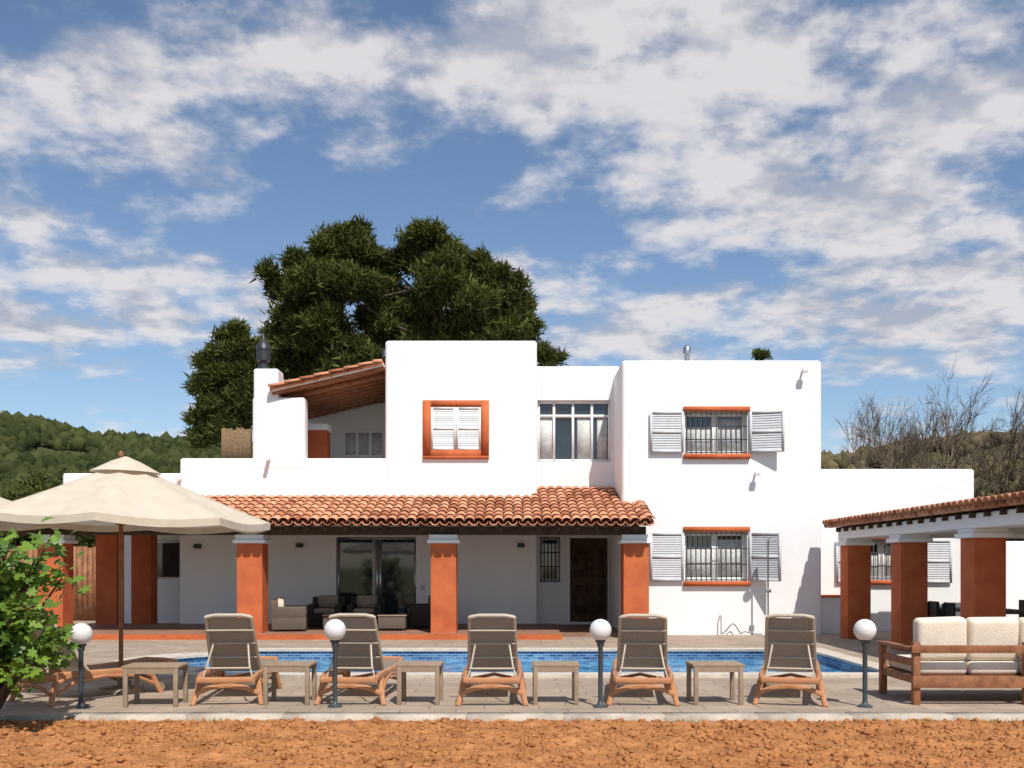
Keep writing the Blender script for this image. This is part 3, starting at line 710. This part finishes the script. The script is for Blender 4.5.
Yr=260
prof=[(-900,470),(-500,430),(-200,410),(0,423),(60,433),(110,451),(200,453),(320,457),(500,472),(700,472),(820,465),(870,453),(950,446),(1024,441),(1200,430),(1500,440),(2000,480)]
def ridge(x): 
    px=CX+x/Yr*F
    return max(0,(HY-np.interp(px,[p[0] for p in prof],[p[1] for p in prof]))*Yr/F+H)
def hillz(x,y):
    t=min(max((y-110)/(Yr-110),0),1); s=t*t*(3-2*t)
    back=1 if y<Yr else max(0,1-(y-Yr)/400)
    h=ridge(x)*s*back
    h+=noise.fractal(Vector((x*.018,y*.018,0)),1,2,4)*6*s*(1 if y<Yr-30 else .4)
    return h-.2
xs=np.arange(-420,421,7.); ys=np.concatenate([np.arange(100,300,7.),np.arange(300,700,40.)])
V=[(x,y,hillz(x,y)) for y in ys for x in xs]; nx=len(xs); ny=len(ys)
I=np.arange(nx*ny).reshape(ny,nx); Fc=np.stack([I[:-1,:-1],I[:-1,1:],I[1:,1:],I[1:,:-1]],-1).reshape(-1,4)
hill=addmesh('hills',rawmesh('hills',V,Fc),None,M['hillg']); hill.data.shade_smooth()
n=24000; cx_=np.concatenate([rng.uniform(-190,-50,n),rng.uniform(60,200,10000)]); cy_=rng.uniform(115,275,n+10000)
dens=np.array([noise.noise(Vector((a*.06,b_*.06,7))) for a,b_ in zip(cx_,cy_)]); k=dens>-.2
cx_=cx_[k];cy_=cy_[k]; dens=dens[k]
cz_=np.array([hillz(a,b_) for a,b_ in zip(cx_,cy_)])
s=(.4+rng.random((len(cx_),1))**2*1.5)*np.array([[1,1,1.15]])
rv=np.clip(.4+dens*.9+rng.normal(size=len(cx_))*.28,0,1)
L_=cx_<0
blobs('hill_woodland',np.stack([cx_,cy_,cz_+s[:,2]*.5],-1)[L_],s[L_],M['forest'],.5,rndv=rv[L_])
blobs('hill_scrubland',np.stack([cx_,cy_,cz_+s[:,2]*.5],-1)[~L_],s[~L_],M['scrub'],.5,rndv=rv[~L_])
def mass(name,x0,x1,Y0,Y1,ztop,n,mt,ln=.9,wd=.12,per=14,var=.5):
    x=rng.uniform(x0,x1,n); y=rng.uniform(Y0,Y1,n)
    top=np.array([ztop*(.72+var*noise.noise(Vector((a*.32,b_*.2,3)))) for a,b_ in zip(x,y)])
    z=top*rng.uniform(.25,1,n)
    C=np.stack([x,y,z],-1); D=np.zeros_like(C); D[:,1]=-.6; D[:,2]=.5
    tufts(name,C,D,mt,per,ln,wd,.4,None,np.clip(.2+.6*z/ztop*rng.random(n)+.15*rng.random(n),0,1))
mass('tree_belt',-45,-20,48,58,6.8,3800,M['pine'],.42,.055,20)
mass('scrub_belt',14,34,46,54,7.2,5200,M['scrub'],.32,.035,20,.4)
hh=empty('hillside_house'); zz=hillz(-130,250)
B('walls',hh,-133,-128.5,248,253,zz-1,zz+3.2,W); B('upper',hh,-132,-130,249,252,zz+3.2,zz+4.6,W); B('windows',hh,-132,-129.5,247.9,247.99,zz+1,zz+2.2,M['glass'])

def bare(px,Y,pyt,seed,wd=1.6):
    random.seed(seed); V=[];Fs=[]
    def seg(a,b_,r0,r1):
        n_=3 if r0<.05 else 5
        v,f=tube_arrays([a,b_],[r0,r1],n_); s=len(V); V.extend(v); Fs.extend([tuple(i+s for i in q) for q in f])
    Ht=Z(pyt,Y)
    def grow(p,d,l,r,dep):
        q=p+d*l; seg(p,q,r,r*.72)
        if dep==0: return
        for _ in range(3):
            nd=(d+Vector((random.gauss(0,.50),random.gauss(0,.50),random.gauss(.05,.28)))).normalized()
            grow(p.lerp(q,random.uniform(.6,1)),nd,l*random.uniform(.66,.82),max(r*.62,.011),dep-1)
    x0=X(px,Y)
    for s in range(2):
        grow(Vector((s*.3-.15,Y,0)),Vector((random.gauss(0,.08),0,1)).normalized(),Ht*.42,.16,6)
    e=empty('bare_tree'); V=np.array([tuple(v) for v in V]); zm=np.percentile(V[:,2],97); V[:,2]*=Ht*.96/zm
    q=np.percentile(np.abs(V[:,0]),93); V[:,0]*=wd/q; V[:,0]+=x0
    addmesh('branches',rawmesh('bt',V,Fs),e,M['twig'])
bare(877,44,398,3,1.15); bare(942,44,388,11,1.35); bare(998,46,408,5,1.2); bare(1075,44,400,21,1.8)

def fig():
    e=empty('fig_tree',(-5.34,10.1,-.05)); random.seed(4)
    lobe=[(0,0),(.12,.16),(.33,.12),(.42,.30),(.24,.42),(.38,.66),(.22,.72),(.12,.66),(0,1.0),(-.12,.66),(-.22,.72),(-.38,.66),(-.24,.42),(-.42,.30),(-.33,.12),(-.12,.16)]
    V=[];Fs=[];R=[];BV=[];BF=[]
    def seg(pts,rads):
        v,f=tube_arrays(pts,rads,6); s=len(BV); BV.extend(v); BF.extend([tuple(i+s for i in q) for q in f])
    tips=[]
    for i in range(64):
        a=random.uniform(0,6.28); rr=random.uniform(.25,.92); z=random.uniform(.68,2.02)
        if z>1.75: rr*=.8
        t=Vector((math.cos(a)*rr,math.sin(a)*rr*.8,z)); m=Vector((t.x*.45,t.y*.45,z*.6))
        seg([Vector((0,0,0)),m*.6,m,t],[.05,.03,.02,.008])
        for _ in range(30): tips.append((m.lerp(t,random.uniform(.35,1.05))+Vector((random.gauss(0,.10),random.gauss(0,.10),random.gauss(0,.09))),t.normalized()))
    for p,d in tips:
        s=random.uniform(.10,.18); dr=(Vector((random.gauss(0,.6),random.gauss(-.15,.6),random.gauss(-.1,.4)))+d*.4).normalized()
        nrm=(Vector((random.gauss(0,.5),random.gauss(-.5,.4),1))).normalized(); sd=dr.cross(nrm).normalized(); nn=sd.cross(dr)
        st=len(V); q=random.random()
        for (u,v) in lobe: V.append(tuple(p+sd*u*s+dr*v*s+nn*(-.25*abs(u)*s-.15*v*v*s))); R.append(q)
        Fs.append(tuple(range(st,st+16)))
    me=rawmesh('figl',V,Fs,R); addmesh('leaves',me,e,M['fig'])
    addmesh('branches',rawmesh('figb',[tuple(v) for v in BV],BF),e,M['bark'])
fig()

# ------------------------------------------------ light, world, camera
el=math.radians(53); azr=math.radians(20)
d=Vector((math.sin(azr)*math.cos(el),-math.cos(azr)*math.cos(el),math.sin(el)))
sd=bpy.data.lights.new('sun','SUN'); sd.energy=5.0; sd.angle=math.radians(.5); sd.color=(1,.955,.885)
so_=bpy.data.objects.new('sun',sd); col.objects.link(so_); so_.rotation_euler=d.to_track_quat('Z','Y').to_euler(); so_.location=(20,-20,40)
w=bpy.data.worlds.new('World'); sc.world=w; w.use_nodes=True; nt=w.node_tree; N=nt.nodes; L=nt.links
for q in list(N): N.remove(q)
out=N.new('ShaderNodeOutputWorld'); bg=N.new('ShaderNodeBackground'); bg2=N.new('ShaderNodeBackground'); mixs=N.new('ShaderNodeMixShader')
sky=N.new('ShaderNodeTexSky'); sky.sky_type='NISHITA'; sky.sun_disc=False; sky.sun_elevation=el; sky.sun_rotation=math.atan2(d.x,d.y)
sky.air_density=1.0; sky.dust_density=.3; sky.ozone_density=3.4
bg.inputs[1].default_value=.12
L.new(sky.outputs[0],bg.inputs[0])
def math_(op,a,b_=None,c=None,clamp=False):
    m_=N.new('ShaderNodeMath'); m_.operation=op; m_.use_clamp=clamp
    for i,v in enumerate((a,b_,c)):
        if v is None: continue
        if isinstance(v,(int,float)): m_.inputs[i].default_value=v
        else: L.new(v,m_.inputs[i])
    return m_.outputs[0]
tc=N.new('ShaderNodeTexCoord'); sp=N.new('ShaderNodeSeparateXYZ'); L.new(tc.outputs['Generated'],sp.inputs[0])
x_,y_,z_=sp.outputs
zc=math_('ADD',math_('MAXIMUM',z_,0.0),.20)
cb=N.new('ShaderNodeCombineXYZ'); L.new(math_('DIVIDE',x_,zc),cb.inputs[0]); L.new(math_('DIVIDE',y_,zc),cb.inputs[1])
def nz(scale,det,rough,off,dist=0.0):
    mp=N.new('ShaderNodeMapping'); mp.inputs['Location'].default_value=off; L.new(cb.outputs[0],mp.inputs[0])
    n_=N.new('ShaderNodeTexNoise'); n_.inputs['Scale'].default_value=scale; n_.inputs['Detail'].default_value=det; n_.inputs['Roughness'].default_value=rough; n_.inputs['Distortion'].default_value=dist
    L.new(mp.outputs[0],n_.inputs['Vector']); return n_.outputs['Fac']
n1=nz(5.2,6,.56,(3.3,1,0)); n2=nz(17,4,.6,(0,5,2)); n3=nz(5.2,3,.5,(3.3,1.06,0.05))
ay=math_('MAXIMUM',math_('ABSOLUTE',y_),.05)
gx=math_('DIVIDE',x_,ay); gz=math_('DIVIDE',z_,ay)
acc=None
for (px,py_,rx,ry,am) in [(60,300,210,60,.17),(20,150,110,65,.15),(180,70,150,50,.08),(350,60,170,55,.12),(560,50,200,70,.13),(820,60,260,80,.15),(735,195,140,45,.20),(910,160,160,80,.13),(680,320,190,45,.17),(970,290,110,70,.20),(130,438,45,10,.16),
        (400,195,180,55,-.13),(60,400,190,30,-.14),(880,400,130,25,-.10),(580,240,60,28,-.13)]:
    a=math_('MULTIPLY',math_('SUBTRACT',gx,(px-CX)/F),F/rx); b_=math_('MULTIPLY',math_('SUBTRACT',gz,(HY-py_)/F),F/ry)
    dd=math_('ADD',math_('MULTIPLY',a,a),math_('MULTIPLY',b_,b_))
    e_=math_('MULTIPLY',math_('POWER',2.718,math_('MULTIPLY',dd,-1.0)),am)
    acc=e_ if acc is None else math_('ADD',acc,e_)
base_=math_('ADD',n1,math_('MULTIPLY',math_('SUBTRACT',n2,.5),.26))
den=math_('ADD',base_,acc)
mr=N.new('ShaderNodeMapRange'); mr.interpolation_type='SMOOTHSTEP'; mr.inputs[1].default_value=.44; mr.inputs[2].default_value=.72; L.new(den,mr.inputs[0])
fac=math_('MULTIPLY',mr.outputs[0],.90)
cr=N.new('ShaderNodeValToRGB'); cr.color_ramp.elements[0].position=.25; cr.color_ramp.elements[1].position=.68
cr.color_ramp.elements[0].color=(.47,.50,.58,1); cr.color_ramp.elements[1].color=(.84,.815,.825,1)
sh_=math_('ADD',math_('MULTIPLY',math_('SUBTRACT',n1,n3),2.2),math_('ADD',math_('MULTIPLY',n2,.75),.13))
L.new(sh_,cr.inputs[0]); L.new(cr.outputs[0],bg2.inputs[0]); bg2.inputs[1].default_value=.93
L.new(fac,mixs.inputs[0]); L.new(bg.outputs[0],mixs.inputs[1]); L.new(bg2.outputs[0],mixs.inputs[2]); L.new(mixs.outputs[0],out.inputs[0])

cam=bpy.data.cameras.new('camera'); co=bpy.data.objects.new('camera',cam); col.objects.link(co); sc.camera=co
co.location=(0,0,H); co.rotation_euler=(math.pi/2,0,0); cam.sensor_width=36; cam.lens=36*F/1024; cam.shift_y=(HY-384)/1024; cam.clip_start=.1; cam.clip_end=6000
sc.view_settings.view_transform='Standard'; sc.view_settings.look='None'; sc.view_settings.exposure=0
